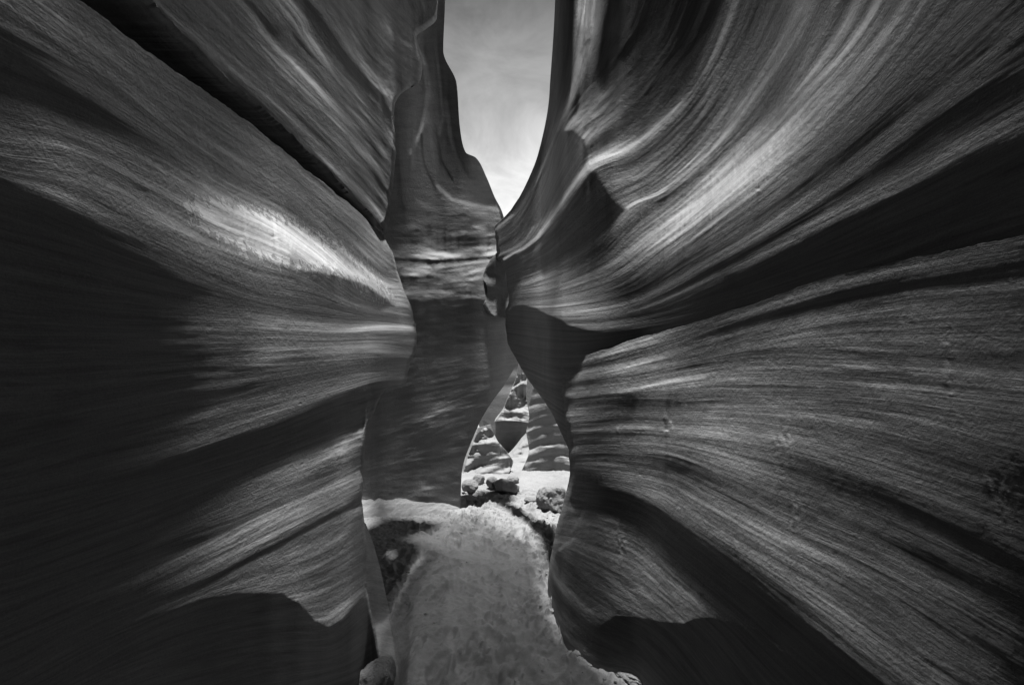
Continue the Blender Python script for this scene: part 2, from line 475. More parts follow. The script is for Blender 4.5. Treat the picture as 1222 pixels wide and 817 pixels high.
# ------------------------------------------------------------------ left wall, lower bulge
LL = [
 [(-60,-100,8),(95,0,12),(160,50,14),(240,106,18),(300,149,20),(360,198,24),(410,238,28),(450,274,28),(468,298,24)],
 [(-60,-85,10),(70,0,15),(150,62,20),(240,125,26),(300,168,32),(360,215,30),(410,255,34),(450,290,34),(470,306,28)],
 [(-60,-70,10),(40,0,16),(140,75,16),(230,135,20),(300,182,24),(360,228,26),(410,268,22),(450,305,22),(474,322,20)],
 [(-60,-40,12),(20,5,20),(120,75,20),(220,150,24),(300,205,30),(360,245,30),(410,290,34),(455,330,32),(479,337,28)],
 [(-60,5,8),(20,50,10),(120,105,14),(220,180,20),(300,232,26),(350,262,28),(400,300,38),(450,340,40),(483,347,34)],
 [(-60,20,8),(0,48,10),(85,95,16),(200,165,26),(280,215,34),(330,245,36),(385,290,50),(445,344,46),(487,356,34)],
 [(-60,60,4),(0,85,5),(90,125,6),(180,170,12),(250,215,40),(320,254,52),(380,298,66),(440,348,42),(490,363,30)],
 [(-60,105,8),(0,128,16),(90,155,20),(180,195,28),(250,235,50),(320,270,64),(372,305,62),(432,353,36),(492,369,26)],
 [(-60,140,8),(0,165,18),(90,182,24),(180,225,34),(250,262,50),(320,290,64),(364,314,52),(424,358,36),(493,374,24)],
 [(-60,170,6),(0,195,14),(90,212,24),(180,255,34),(250,290,46),(320,316,42),(362,330,26),(424,364,26),(494,379,24)],
 [(-60,190,4),(0,212,10),(70,235,20),(150,272,26),(220,303,30),(300,335,26),(370,350,22),(430,371,18),(495,383,22)],
 [(-60,205,2),(0,228,3),(70,252,5),(150,287,8),(220,318,16),(300,350,20),(370,362,20),(430,376,16),(496,386,28)],
 [(-60,280,2),(0,295,3),(100,320,4),(200,345,6),(280,362,14),(340,372,20),(400,380,20),(450,382,18),(497,388,30)],
 [(-60,360,2),(0,372,3),(100,380,4),(200,383,8),(265,384,22),(330,389,38),(400,393,42),(450,391,40),(497,392,48)],
 [(-60,385,2),(0,395,3),(100,398,5),(200,398,8),(265,400,18),(330,402,24),(400,404,26),(450,402,28),(498,402,25)],
 [(-60,420,3),(0,432,5),(100,428,7),(200,425,8),(270,421,16),(325,418,38),(400,413,38),(450,411,40),(496,418,22)],
 [(-60,445,3),(0,455,5),(100,450,7),(200,440,8),(270,436,14),(330,434,26),(400,428,28),(450,425,28),(492,428,22)],
 [(-60,560,2),(0,548,3),(100,520,5),(200,495,7),(270,478,12),(330,462,12),(400,446,14),(450,438,18),(489,434,16)],
 [(-60,570,3),(0,560,5),(100,530,10),(200,505,14),(270,486,20),(330,472,24),(400,454,30),(450,444,32),(488,440,22)],
 [(-60,588,3),(0,577,4),(100,552,10),(200,528,18),(270,505,22),(330,487,28),(400,466,34),(450,451,32),(486,447,24)],
 [(-60,600,2),(0,592,3),(100,568,9),(200,541,18),(300,508,24),(350,490,24),(410,468,20),(450,458,14),(484,456,22)],
 [(-60,610,2),(0,602,2),(100,580,2),(200,553,3),(300,520,4),(350,502,5),(400,482,7),(440,471,7),(462,463,6)],
 [(-60,650,2),(0,640,2),(100,610,2),(200,580,3),(300,550,4),(350,532,7),(390,517,9),(420,506,9),(444,497,8)],
 [(-60,680,2),(0,668,2),(100,635,3),(200,600,6),(300,560,14),(350,542,22),(390,528,24),(415,518,26),(438,511,55)],
 [(-60,700,2),(0,690,2),(100,655,4),(200,620,12),(300,578,28),(350,556,34),(390,540,40),(415,531,36),(436,524,30)],
 [(-60,715,2),(0,704,3),(100,672,6),(200,634,14),(300,595,28),(350,575,26),(390,558,20),(415,550,20),(435,543,18)],
 [(-60,740,2),(0,728,2),(100,690,3),(180,662,5),(260,636,14),(320,608,22),(370,588,20),(410,568,20),(434,556,20)],
 [(-60,780,3),(0,762,7),(100,718,9),(170,690,24),(240,656,42),(300,625,44),(350,600,46),(400,578,46),(432,566,50)],
 [(-60,790,2),(0,772,4),(100,728,5),(170,700,12),(240,668,30),(300,640,34),(350,616,36),(400,592,34),(433,576,34)],
 [(-60,825,2),(0,802,3),(100,748,4),(170,718,5),(240,688,20),(300,656,34),(350,630,32),(400,604,30),(433,587,30)],
 [(-60,838,1),(0,812,2),(100,757,2),(170,726,1),(240,697,2),(300,665,3),(350,640,4),(400,614,8),(432,597,6)],
 [(-60,843,2),(0,816,4),(100,762,6),(170,731,14),(240,702,20),(300,671,26),(350,646,28),(400,620,30),(433,604,34)],
 [(-60,850,2),(0,825,4),(100,772,6),(170,742,10),(240,711,18),(300,690,27),(350,672,28),(400,650,26),(435,625,26)],
 [(-60,860,2),(0,840,3),(100,790,4),(170,752,6),(240,722,14),(300,706,27),(350,694,30),(395,674,20),(437,648,24)],
 [(-60,870,1),(0,850,2),(100,800,2),(170,762,4),(240,736,14),(300,722,25),(350,714,30),(395,700,20),(437,676,22)],
 [(-60,885,1),(0,870,1),(100,820,2),(170,790,4),(240,765,12),(300,750,24),(350,744,30),(392,738,32),(438,702,30)],
 [(-60,900,1),(0,900,1),(100,850,2),(170,820,2),(240,800,2),(300,785,4),(345,780,5),(400,775,6),(446,742,10)],
 [(-60,930,1),(0,930,1),(100,900,2),(170,860,2),(240,840,2),(300,825,2),(350,815,2),(410,800,3),(452,775,8)],
 [(-60,980,1),(0,980,1),(100,950,1),(170,930,1),(240,920,1),(300,910,1),(350,900,2),(410,880,2),(468,850,10)],
]
def side_plan(X, pxs): return [(px, X*FPX/abs(px-CX)) for px in pxs]
ll_anch = side_plan(.90, (-80, 0, 100, 200, 300, 380, 440)) + [(480, 3.7), (500, 4.1)]
LL = [[(x, y, b*(1.35 if i >= 7 and b > 10 and x > 400 else 1)) for i, (x, y, b) in enumerate(row)] for row in LL]
ll_polys = [
 ([(-90,860),(100,775),(180,735),(240,714),(285,706),(335,707),(358,719),(376,739),(392,747),(408,739),(430,712),(440,716),(447,745),(460,800),(460,960),(-90,960)], 3, 2.5),
 ([(356,322),(400,326),(440,340),(462,356),(470,364),(452,372),(420,362),(380,345)], 20, 4),
]
ll_str = [([(352,318),(385,322),(420,330),(445,338),(462,352),(474,364)], 52, 1.8), ([(270,217),(300,232),(330,246),(352,260)], 46, 1.6),
          ([(444,500),(437,512),(434,522)], 60, 3), ([(160,222),(175,228)], 12, 2.5)]
def back_left(*ks): return [(-k, .3*k, 0) for k in ks]
ll = make_wall('canyon_wall', LL, ll_anch, spread=True, worn=1.8, gain=1.12, grit=.06, freq=1.6, name_key='LL', yref=[(0,395)], patina=[([(215,240),(262,238),(320,252),(370,276),(410,298),(440,322),(465,352),(455,358),(425,338),(390,322),(350,318),(300,304),(250,278)], 16)], nu=600, ns=1150, polys=ll_polys, strokes=ll_str, seed=3, streak=0.50,
     sil=[('u1', 4, 0.02)],
     ext=[('u1', back_left(.05,.10)), ('u0', [(0,-.3,0),(0,-1.5,0),(0,-3,0)]), ('s1', [sink(-0.2), sink(-1.2)])])
def ledge():
    px_, D_ = TOP['LL']; py_ = LLTOP
    e = pix(px_, py_, D_); rows_ = [e+np.array([-.02-k*.09, 0, -.012-.004*k]) for k in range(6)]
    return grid_mesh('ledge', np.stack(rows_), None, M_ROCK2, ll)
LLTOP = TOPY['LL']; ledge()
tag(ll, 'broad rounded sandstone wall on the left below the long dark crack, with a pale flaked patch', 'canyon wall')

# low flank that runs from the ridge of the bulge down to the sand
FK = [
 [(425,622,8),(432,622,20),(436,624,22),(438,628,10)],
 [(426,650,8),(434,650,26),(440,650,26),(446,650,12)],
 [(428,690,8),(437,690,22),(447,690,22),(457,692,12)],
 [(430,730,6),(441,730,20),(453,730,20),(465,732,12)],
 [(434,765,6),(447,765,14),(459,765,20),(471,767,12)],
 [(440,790,4),(452,792,12),(464,794,18),(475,795,10)],
 [(450,817,4),(458,818,10),(470,818,16),(479,819,10)],
 [(460,870,4),(468,870,6),(480,870,10),(490,870,8)],
]
fk_anch = [(430,630,2.95),(440,630,3.3),(436,655,2.85),(447,655,3.6),(438,700,2.74),(457,700,3.34),(445,750,2.70),(467,750,2.84),(452,800,2.58),(476,800,2.46),(460,870,2.4),(488,870,2.2)]
fk = make_wall('rock_flank', FK, fk_anch, 90, 300, seed=5, streak=0.6, freq=1.5, yref=[(0,720)], wlim=.03, iters=1, ext=[('s1', [sink(-.7)])])
tag(fk, 'narrow smooth grey flank at the foot of the left wall, meeting the sand', 'rock flank')

# ------------------------------------------------------------------ left wall, upper overhang
LU = [
 [(60,-130,4),(180,0,5),(225,46,6),(270,92,8),(320,135,8),(370,182,8),(410,222,8),(445,258,10),(461,278,14)],
 [(70,-130,8),(186,0,14),(235,43,18),(285,90,26),(330,127,30),(378,174,28),(418,215,30),(448,248,36),(463,268,34)],
 [(80,-130,6),(200,0,12),(245,42,14),(295,88,18),(342,126,16),(388,170,14),(425,208,14),(450,236,14),(465,258,20)],
 [(95,-130,6),(215,0,14),(262,45,16),(310,90,22),(352,125,26),(398,170,32),(432,205,34),(452,228,34),(466,246,36)],
 [(110,-130,5),(232,0,12),(280,48,14),(325,90,18),(366,127,16),(408,165,16),(440,200,10),(456,222,10),(467,236,14)],
 [(130,-130,6),(252,0,16),(300,50,22),(340,90,30),(380,128,34),(418,165,30),(446,197,30),(460,215,28),(468,228,36)],
 [(150,-130,5),(268,0,16),(316,50,22),(355,90,24),(392,128,22),(428,165,20),(451,193,18),(462,205,20),(469,218,24)],
 [(165,-130,6),(282,0,30),(322,48,36),(360,86,44),(398,126,40),(433,162,26),(454,186,22),(464,198,18),(470,208,20)],
 [(175,-130,5),(295,0,14),(335,48,14),(370,84,16),(406,124,16),(438,156,20),(457,180,26),(466,190,22),(471,196,26)],
 [(195,-130,6),(318,0,24),(356,48,14),(384,80,18),(417,119,20),(445,150,22),(460,170,14),(468,180,18),(472,186,14)],
 [(215,-130,6),(342,0,36),(370,45,34),(398,84,32),(427,118,28),(452,145,26),(464,162,30),(469,170,34),(472,176,32)],
 [(235,-130,5),(352,0,14),(380,45,16),(407,80,18),(434,112,20),(456,138,20),(466,152,22),(470,158,24),(472,164,26)],
 [(250,-130,4),(364,0,8),(392,36,4),(413,66,3),(436,94,5),(452,112,14),(460,126,8),(467,138,12),(470,144,18)],
 [(262,-130,6),(374,0,20),(402,36,20),(422,66,28),(444,92,34),(456,106,36),(464,116,36),(469,122,32),(471,128,24)],
 [(280,-130,5),(392,0,14),(418,36,16),(438,66,18),(458,86,20),(472,98,22),(478,106,30),(478,111,34),(476,115,34)],
 [(300,-130,5),(410,0,14),(436,34,12),(454,56,16),(470,74,20),(484,86,20),(494,94,16),(499,97,18),(502,94,20)],
 [(320,-130,5),(422,0,20),(444,26,16),(460,46,14),(474,58,18),(486,66,22),(494,71,24),(500,75,26),(504,78,28)],
 [(330,-130,5),(434,0,14),(452,20,22),(466,40,28),(476,50,30),(486,56,32),(494,60,34),(499,63,36),(503,66,40)],
 [(345,-130,5),(444,0,16),(462,18,22),(474,32,22),(482,40,24),(488,46,26),(493,50,26),(498,54,30),(501,57,36)],
 [(360,-130,5),(455,0,10),(472,14,14),(482,24,16),(488,30,20),(491,34,22),(493,37,24),(495,40,26),(497,44,30)],
 [(380,-130,4),(470,-20,9),(482,5,12),(490,18,12),(495,24,12),(499,28,12),(502,30,12),(505,33,12),(508,35,12)],
 [(430,-130,4),(500,-60,9),(508,-30,10),(512,-10,10),(515,0,10),(517,8,10),(519,14,10),(520,18,10),(521,22,10)],
 [(470,-130,4),(520,-100,6),(521,-80,8),(522,-60,8),(522,-45,8),(522,-30,8),(522,-20,8),(522,-10,8),(523,0,8)],
]
LU = LU[::-1]
tx, td = TOP['LL']
lu_anch = [(px, float(np.interp(px, tx, td))*1.012) for px in (-80, 0, 60, 120, 180, 240, 300, 360, 410, 440)] 
lu_anch += [(470, lu_anch[-1][1]*1.14), (500, lu_anch[-1][1]*1.24), (525, lu_anch[-1][1]*1.28)]
print('LU plan', lu_anch)
lu = make_wall('canyon_wall', LU, lu_anch, 420, 860, gain=1.15, worn=2.2, grit=.12, polys=(), strokes= [([(364,0),(392,38),(413,68),(436,95)], 2, 1.8)], seed=9, streak=0.75, freq=1.7, yref=[(-80,-150),(60,-130),(180,0),(300,120),(410,222),(440,235),(466,130),(480,100),(522,-20)],
     sil=[('u1', 8, 0.04)],
     ext=[('s1', [(-.03,0,-.01),(-.35,0,.01),(-.3,0,.02)]), ('u1', back_left(.05,.12,.2)), ('u0', [rise(3.6,0), rise(6.5,0), rise(9.5,0)])])
tag(lu, 'tightly ribbed sandstone overhang at upper left, above the long dark crack', 'canyon wall')

# ------------------------------------------------------------------ right wall, lower swell
def back_right(*ks): return [(k, .05*k, 0) for k in ks]
RL = [
 [(668,432,14),(700,424,40),(760,404,34),(830,384,14),(900,362,12),(980,333,12),(1080,310,12),(1222,281,10),(1300,268,5)],
 [(668,438,10),(700,430,30),(760,411,38),(830,392,16),(900,371,18),(980,347,18),(1080,322,20),(1222,295,16),(1300,280,5)],
 [(668,442,8),(700,437,10),(760,424,16),(830,402,14),(900,380,8),(980,361,6),(1080,343,6),(1222,324,6),(1300,312,3)],
 [(669,447,30),(700,444,42),(760,432,38),(830,412,20),(900,392,20),(980,372,24),(1080,352,22),(1222,336,18),(1300,325,5)],
 [(669,455,34),(700,451,28),(760,440,34),(830,426,20),(900,408,20),(980,390,26),(1080,378,24),(1222,365,17),(1300,355,5)],
 [(670,461,10),(700,457,12),(760,449,26),(830,434,14),(900,423,12),(980,423,20),(1080,430,15),(1222,440,13),(1300,445,5)],
 [(670,467,40),(700,463,36),(760,455,40),(830,441,34),(900,431,26),(980,432,30),(1080,438,30),(1222,451,28),(1300,458,6)],
 [(671,473,26),(700,470,34),(760,464,36),(830,452,36),(900,446,30),(980,448,22),(1080,455,20),(1222,470,16),(1300,480,5)],
 [(672,478,10),(700,475,14),(745,472,10),(800,470,26),(870,466,30),(970,468,24),(1080,478,22),(1222,500,16),(1300,515,5)],
 [(673,487,24),(700,485,18),(745,482,8),(800,483,16),(870,482,26),(970,486,26),(1080,500,20),(1222,535,12),(1300,550,5)],
 [(674,498,40),(700,496,30),(745,493,18),(800,494,26),(870,495,30),(970,505,28),(1080,530,16),(1222,575,8),(1300,595,4)],
 [(675,505,18),(700,503,16),(745,500,12),(800,502,24),(870,506,30),(970,522,26),(1080,552,18),(1222,600,8),(1300,620,4)],
 [(676,512,14),(700,511,30),(745,508,34),(800,511,36),(870,519,34),(970,540,24),(1080,575,20),(1222,628,12),(1300,650,4)],
 [(677,520,12),(700,519,16),(745,518,16),(800,522,30),(870,534,26),(970,560,12),(1080,600,10),(1222,665,8),(1300,690,3)],
 [(678,529,18),(700,527,20),(745,527,22),(800,532,34),(870,551,34),(970,585,20),(1080,630,18),(1222,700,12),(1300,730,3)],
 [(679,538,30),(700,535,22),(745,536,24),(800,541,26),(868,565,26),(965,605,14),(1075,652,12),(1222,725,8),(1300,760,3)],
 [(679,546,14),(700,544,16),(745,545,14),(800,553,8),(860,582,18),(945,624,24),(1055,672,18),(1200,752,12),(1290,810,3)],
 [(680,556,18),(700,556,22),(745,560,24),(798,571,20),(850,598,30),(930,640,28),(1035,695,20),(1160,775,14),(1270,840,3)],
 [(680,565,10),(700,568,8),(744,573,26),(792,585,28),(836,612,30),(910,658,24),(1010,718,22),(1125,797,18),(1250,870,3)],
 [(679,572,7),(700,575,5),(742,581,24),(787,598,34),(822,624,26),(890,670,20),(985,738,20),(1090,817,18),(1210,910,3)],
 [(677,581,10),(696,584,3),(737,589,3),(780,606,4),(812,632,3),(875,680,3),(962,750,3),(1065,835,2),(1190,930,2)],
 [(674,592,14),(692,597,5),(730,602,4),(770,618,3),(800,643,3),(855,686,3),(935,750,2),(1036,838,2),(1165,945,2)],
 [(671,604,20),(690,608,28),(728,616,24),(765,631,12),(794,656,16),(840,694,14),(905,750,12),(1000,838,8),(1130,950,2)],
 [(667,618,18),(688,622,24),(725,632,26),(760,646,28),(788,669,26),(828,703,22),(885,752,12),(970,838,6),(1090,950,2)],
 [(663,634,16),(684,638,24),(720,649,26),(755,664,28),(783,685,30),(815,712,32),(862,752,18),(940,838,3),(1050,950,2)],
 [(661,645,24),(681,650,28),(716,665,28),(750,682,28),(776,700,28),(802,722,28),(842,757,30),(910,838,2),(1010,950,2)],
 [(659,655,14),(677,664,18),(709,684,22),(742,704,26),(766,718,24),(790,736,22),(822,765,20),(880,838,2),(975,950,2)],
 [(657,665,16),(672,680,12),(700,705,14),(729,724,24),(754,736,24),(777,749,16),(804,775,3),(856,840,2),(940,950,2)],
 [(656,674,16),(668,694,26),(692,720,26),(716,738,22),(741,750,10),(764,762,3),(789,786,2),(836,843,2),(910,950,2)],
 [(655,684,14),(664,706,12),(684,732,14),(706,750,10),(730,763,6),(753,774,3),(778,795,2),(820,845,2),(885,950,2)],
 [(654,694,14),(661,717,18),(677,742,18),(698,762,16),(722,775,9),(745,784,6),(770,800,3),(808,847,2),(866,950,2)],
 [(654,705,12),(660,728,16),(673,753,18),(692,773,18),(716,787,14),(740,793,10),(763,803,8),(798,850,4),(850,950,2)],
 [(654,716,4),(659,738,6),(671,763,6),(689,783,6),(711,797,6),(735,802,8),(758,808,10),(790,853,6),(835,950,2)],
]
fd = floor_depth
rl_anch = [(640,3.4),(654,3.25),(671,2.8),(690,2.62),(711,2.5),(758,2.38),(800,2.12),(850,1.85),(900,1.64),(980,1.4),(1080,1.17),(1222,.95),(1300,.87)]
rl_polys = [([(711,750),(722,742),(735,733),(762,736),(790,741),(815,743),(829,737),(850,736),(885,745),(905,753),(960,800),(1010,838),(1100,960),(840,960),(800,850),(768,800),(745,782),(722,764)], 2.5, 1.6)]
rl_str = [([(668,655),(675,648),(685,642)], 40, 2), ([(697,606),(690,622),(682,634)], 34, 1.5)]
rl = make_wall('canyon_wall', RL, rl_anch, 640, 1000, rl_polys, rl_str, gain=1.3, worn=1.2, grit=.20, seed=33, streak=0.65, freq=1.45, name_key='RL', yref=[(0,690)], rough=[(799,508,7,16,.8),(739,520,7,16,.35),(933,527,11,22,.6),(951,605,8,28,.6),(740,645,6,24,.6),(1135,430,11,50,.6),(1145,510,8,30,.6),(1200,590,30,40,.6),(1085,380,20,8,.6)],
     sil=[('u0', 7, 0.03)],
     ext=[('s1', [sink(-.1), sink(-.8)]), ('u0', back_right(.05,.2,.5,1.2)), ('u1', [(0,-.3,0),(0,-1.5,0),(0,-3,0)])])
tag(rl, 'swelling sandstone wall at lower right with curving bands that run down to the sand', 'canyon wall')

# ------------------------------------------------------------------ right wall, upper sweep
RU = [
 [(591,268,10),(606,254,6),(622,230,5),(640,190,4),(653,135,3),(657,90,3),(661,30,3),(664,-40,3),(668,-140,3)],
 [(591,272,18),(608,256,12),(626,230,8),(644,188,5),(658,138,4),(664,92,5),(668,30,5),(671,-40,5),(675,-140,4)],
 [(591,277,26),(612,258,18),(632,226,16),(652,180,14),(668,132,18),(680,92,10),(688,40,16),(692,-20,16),(700,-140,6)],
 [(591,283,16),(614,264,14),(636,226,14),(658,172,30),(674,134,42),(688,98,50),(698,50,60),(704,0,60),(715,-140,10)],
 [(592,288,18),(617,268,14),(642,224,12),(662,170,12),(682,132,8),(700,98,8),(712,52,8),(722,0,9),(735,-140,6)],
 [(592,293,14),(620,272,14),(648,222,14),(666,166,10),(692,126,6),(718,92,9),(740,57,12),(760,10,12),(790,-140,6)],
 [(592,298,18),(622,277,18),(652,220,16),(668,158,30),(699,109,28),(727,82,8),(748,54,4),(770,15,6),(810,-140,6)],
 [(593,303,22),(625,280,22),(656,216,16),(674,156,40),(704,122,24),(735,92,24),(760,62,16),(786,15,12),(830,-140,6)],
 [(593,307,26),(628,284,26),(660,216,18),(685,160,30),(714,135,40),(744,106,24),(772,75,16),(802,20,10),(850,-140,6)],
 [(594,310,34),(632,284,30),(668,214,20),(697,166,50),(724,142,44),(757,115,18),(787,80,12),(822,20,8),(880,-140,6)],
 [(596,311,30),(636,284,22),(676,216,20),(700,182,24),(732,160,20),(772,124,16),(807,80,11),(842,20,8),(900,-140,6)],
 [(598,312,30),(640,281,50),(678,230,34),(703,197,60),(747,178,50),(790,145,40),(830,98,26),(868,20,26),(920,-140,8)],
 [(600,316,8),(646,285,18),(686,238,10),(712,205,28),(757,188,24),(805,148,18),(845,98,14),(885,20,14),(940,-140,7)],
 [(602,322,8),(650,294,16),(694,252,10),(722,222,22),(767,203,30),(820,158,18),(862,98,24),(905,15,16),(965,-140,8)],
 [(604,330,8),(652,308,18),(700,270,10),(738,240,26),(785,214,24),(840,162,22),(885,98,26),(930,15,28),(990,-140,9)],
 [(605,340,8),(654,322,22),(706,292,12),(750,248,50),(797,224,50),(855,172,44),(905,110,38),(962,15,36),(1020,-140,10)],
 [(606,346,8),(656,334,30),(714,306,14),(762,262,28),(812,228,26),(870,175,22),(925,112,18),(980,15,18),(1045,-140,9)],
 [(607,352,10),(660,344,36),(722,320,24),(772,282,48),(827,240,62),(885,188,68),(955,115,48),(1030,20,34),(1100,-140,10)],
 [(607,358,12),(664,352,40),(732,330,20),(787,290,42),(842,248,58),(902,195,70),(975,120,46),(1060,20,32),(1140,-140,9)],
 [(606,363,12),(668,358,44),(742,340,14),(802,298,26),(862,252,34),(927,200,34),(1005,132,28),(1100,20,20),(1200,-140,8)],
 [(605,366,12),(670,364,40),(750,346,10),(817,304,18),(882,260,24),(952,207,26),(1037,137,22),(1142,32,18),(1300,-120,7)],
 [(604,368,10),(677,369,36),(757,353,12),(832,310,9),(902,268,12),(977,214,14),(1062,144,10),(1172,52,10),(1300,-60,6)],
 [(603,370,7),(684,374,46),(762,359,22),(847,313,20),(917,272,30),(1002,213,24),(1087,148,20),(1192,72,18),(1300,0,6)],
 [(603,372,5),(688,377,44),(766,363,14),(857,318,7),(932,276,7),(1017,226,10),(1107,167,8),(1202,107,9),(1300,50,5)],
 [(603,374,4),(692,380,38),(770,367,18),(865,323,20),(945,282,27),(1030,238,25),(1120,192,20),(1210,143,16),(1300,95,5)],
 [(603,377,3),(697,384,20),(776,373,8),(870,338,4),(955,300,3),(1040,258,3),(1130,214,4),(1216,170,5),(1300,130,3)],
 [(603,381,3),(706,388,34),(785,376,16),(880,347,4),(965,318,4),(1050,285,4),(1140,250,5),(1222,215,6),(1300,185,3)],
 [(603,386,3),(700,394,16),(790,383,8),(890,357,4),(975,330,8),(1060,302,11),(1145,268,9),(1222,240,8),(1300,215,3)],
 [(604,395,3),(690,404,4),(795,390,4),(890,365,3),(985,340,6),(1070,312,8),(1150,285,7),(1222,262,6),(1300,240,3)],
 [(606,408,3),(680,420,3),(800,398,4),(890,373,3),(985,350,4),(1070,325,5),(1150,300,5),(1222,280,5),(1300,262,3)],
 [(614,425,3),(680,440,3),(800,415,3),(890,395,3),(985,370,3),(1070,345,3),(1150,325,3),(1222,308,3),(1300,290,3)],
 [(630,452,3),(688,470,3),(800,450,3),(890,430,3),(985,410,3),(1070,390,3),(1150,370,3),(1222,350,3),(1300,340,3)],
 [(657,490,3),(706,515,3),(800,500,3),(890,480,3),(985,460,3),(1070,440,3),(1150,420,3),(1222,400,3),(1300,390,3)],
 [(680,540,3),(726,560,3),(810,560,3),(890,540,3),(985,520,3),(1070,500,3),(1150,480,3),(1222,460,3),(1300,450,3)],
]
tx, td = TOP['RL']
ru_anch = [(580,5.6),(592,5.45),(604,5.25),(622,4.9),(645,4.3)] + [(px, float(np.interp(px, tx, td))*1.012) for px in (672, 700, 730, 760, 800, 850, 900, 980, 1080, 1222, 1300)]
print('RU plan', ru_anch)
ru_polys = [
 ([(596,372),(606,370),(612,365),(625,363),(640,367),(655,375),(668,380),(680,388),(700,393),(718,398),(690,440),(720,560),(690,640),(590,600)], 3, 1.6),
 ([(590,308),(600,304),(613,301),(620,306),(622,320),(619,334),(610,350),(602,372),(592,360)], 4, 1.6),
 ([(662,158),(683,154),(697,166),(702,184),(699,196),(684,216),(664,244),(640,268),(622,276),(636,240),(650,200)], 17, 2.0),
 ([(702,205),(712,205),(722,222),(732,237),(748,250),(724,276),(690,300),(650,322),(632,326),(640,300),(668,262),(690,226)], 10, 3.0),
]
ru_str = [([(598,311),(612,302),(625,296),(642,282),(660,258),(676,232),(690,210),(703,197)], 58, 1.3),
          ([(604,362),(612,350),(620,336)], 24, 1.2), ([(592,272),(600,266),(612,256)], 44, 1.2)]
def right_out(e):
    n = e.copy(); up = np.clip((e[..., 2]-2.0)/0.6, 0, 1)
    n[..., 2] += up*2.5; n[..., 1] -= (1-up)*0.8; return n
ru = make_wall('canyon_wall', RU, ru_anch, 680, 1250, ru_polys, ru_str, gain=1.1, worn=1.2, grit=.11, seed=21, streak=0.75, freq=1.7, yref=[(600,370),(900,360),(1222,300)],
     sil=[('u0', 5, 0.02)],
     ext=[('s1', [(.1,0,-.1)]), ('s0', [(.003,.001,0),(.12,.02,0)]), ('u0', back_right(.03,.07)), ('u1', [right_out, right_out, right_out])])
tag(ru, 'fluted sandstone wall sweeping up to the top right above the black recess', 'canyon wall')

# ------------------------------------------------------------------ wall that closes the view
rows = [(-150,440,528,(6,8,10,8,3)),(0,458,531,(9,9,10,10,3)),(60,456,529,(6,8,10,12,3)),(100,452,545,(6,8,14,12,3)),(150,452,549,(10,15,18,12,3)),
 (182,450,556,(10,17,20,16,4)),(188,450,568,(10,17,20,16,4)),(212,450,581,(12,18,21,20,5)),(235,450,590,(12,18,22,24,6)),(252,450,599,(12,17,22,30,30)),
 (270,450,604,(14,18,20,20,18)),(285,450,606,(20,20,18,18,18)),(293,450,606,(40,42,40,38,40)),(303,450,606,(52,55,48,45,50)),(307,450,606,(24,8,6,6,20)),
 (312,450,606,(48,50,52,50,45)),(323,450,606,(60,62,58,60,45)),(328,450,606,(20,22,34,45,30)),(335,450,606,(16,18,18,24,30)),(342,450,606,(30,30,30,28,40)),
 (348,450,606,(38,40,34,32,40)),(356,450,606,(12,12,10,10,30)),(364,450,607,(11,11,10,10,14)),(385,450,608,(13,11,12,12,12)),(400,445,611,(15,13,10,14,14)),(420,440,618,(10,14,15,20,18)),(440,425,620,(13,12,20,24,12)),(460,422,612,(10,16,13,14,16)),
 (480,420,602,(8,13,18,14,14)),(500,418,588,(10,18,24,14,12)),(520,415,575,(8,16,15,16,12)),(545,415,562,(14,17,15,14,12)),(565,415,553,(18,18,16,14,11)),(574,415,551,(26,26,20,16,12)),
 (590,415,550,(30,28,24,20,10)),(608,415,549,(32,30,22,18,8)),(640,415,545,(20,20,20,15,8))]
BWc = []
for py, l_, r_, bs in rows:
    c = []
    if 20 < py < 260: r_ += 2.5*mnoise.noise(Vector((py*.13, 3, 0)))
    for k in range(9):
        t = k/8; px = l_+(r_-l_)*t
        bb = np.interp(t, [0, .25, .5, .75, 1], bs)*(.86 if 350 < py < 560 else 1)
        arc = 0
        if 285 <= py <= 375: arc = 4*math.sin(math.pi*t) - (9*max(0, t-.55) if py < 340 else -22*max(0, t-.7))
        if 400 < py < 600: arc = 44*(.5-t)*math.sin(math.pi*(py-400)/200)
        c.append((px, py+arc, bb))
    BWc.append(c)
bw_anch = [(410,4.9),(440,5.05),(480,5.2),(520,5.33),(549,5.43),(575,5.55),(600,5.75),(622,6.0)]
bwall = make_wall('canyon_wall', BWc, bw_anch, 260, 760,
    [([(600,380),(612,410),(622,440),(606,470),(590,500),(566,540),(560,500),(590,470),(596,430)], 11, 8)],
    [([(504,62),(509,85),(511,108),(508,135),(501,158),(490,182)], 56, 2.2), ([(508,80),(512,110),(508,145)], 30, 4),([(521,60),(526,105),(528,135),(525,160)], 30, 1.4),
     ([(522,222),(540,238),(562,244),(585,247),(600,252)], 52, 2.6), ([(528,236),(560,254),(590,262)], 34, 2),([(497,238),(512,248),(524,252)], 30, 2.4),([(490,260),(520,266),(545,268)], 24, 2),([(500,120),(493,160),(494,200),(505,226),(528,242)], 22, 3),([(512,130),(514,170),(522,205),(540,228)], 24, 2.2),([(533,120),(537,160),(548,200),(570,228)], 22, 2.4),([(540,150),(548,185),(562,212)], 8, 2),([(520,150),(526,190),(540,214)], 8, 2.2),([(503,160),(506,195),(520,225)], 9, 2),([(480,190),(486,226),(500,256)], 20, 3),([(472,140),(474,200),(480,250)], 5, 4)],
    seed=44, streak=1.15, freq=2.2, calm=215, hb=12, yref=[(0,310)], sil=[], mat=M_ROCK_FAR,
    ext=[('u1', [(-.02,.10,0),(-.02,.12,0)]), ('s0', [rise(9.5,0)]), ('s1', [sink(-.3)]), ('u0', [(-.5,.1,0),(-2,.5,0)])])
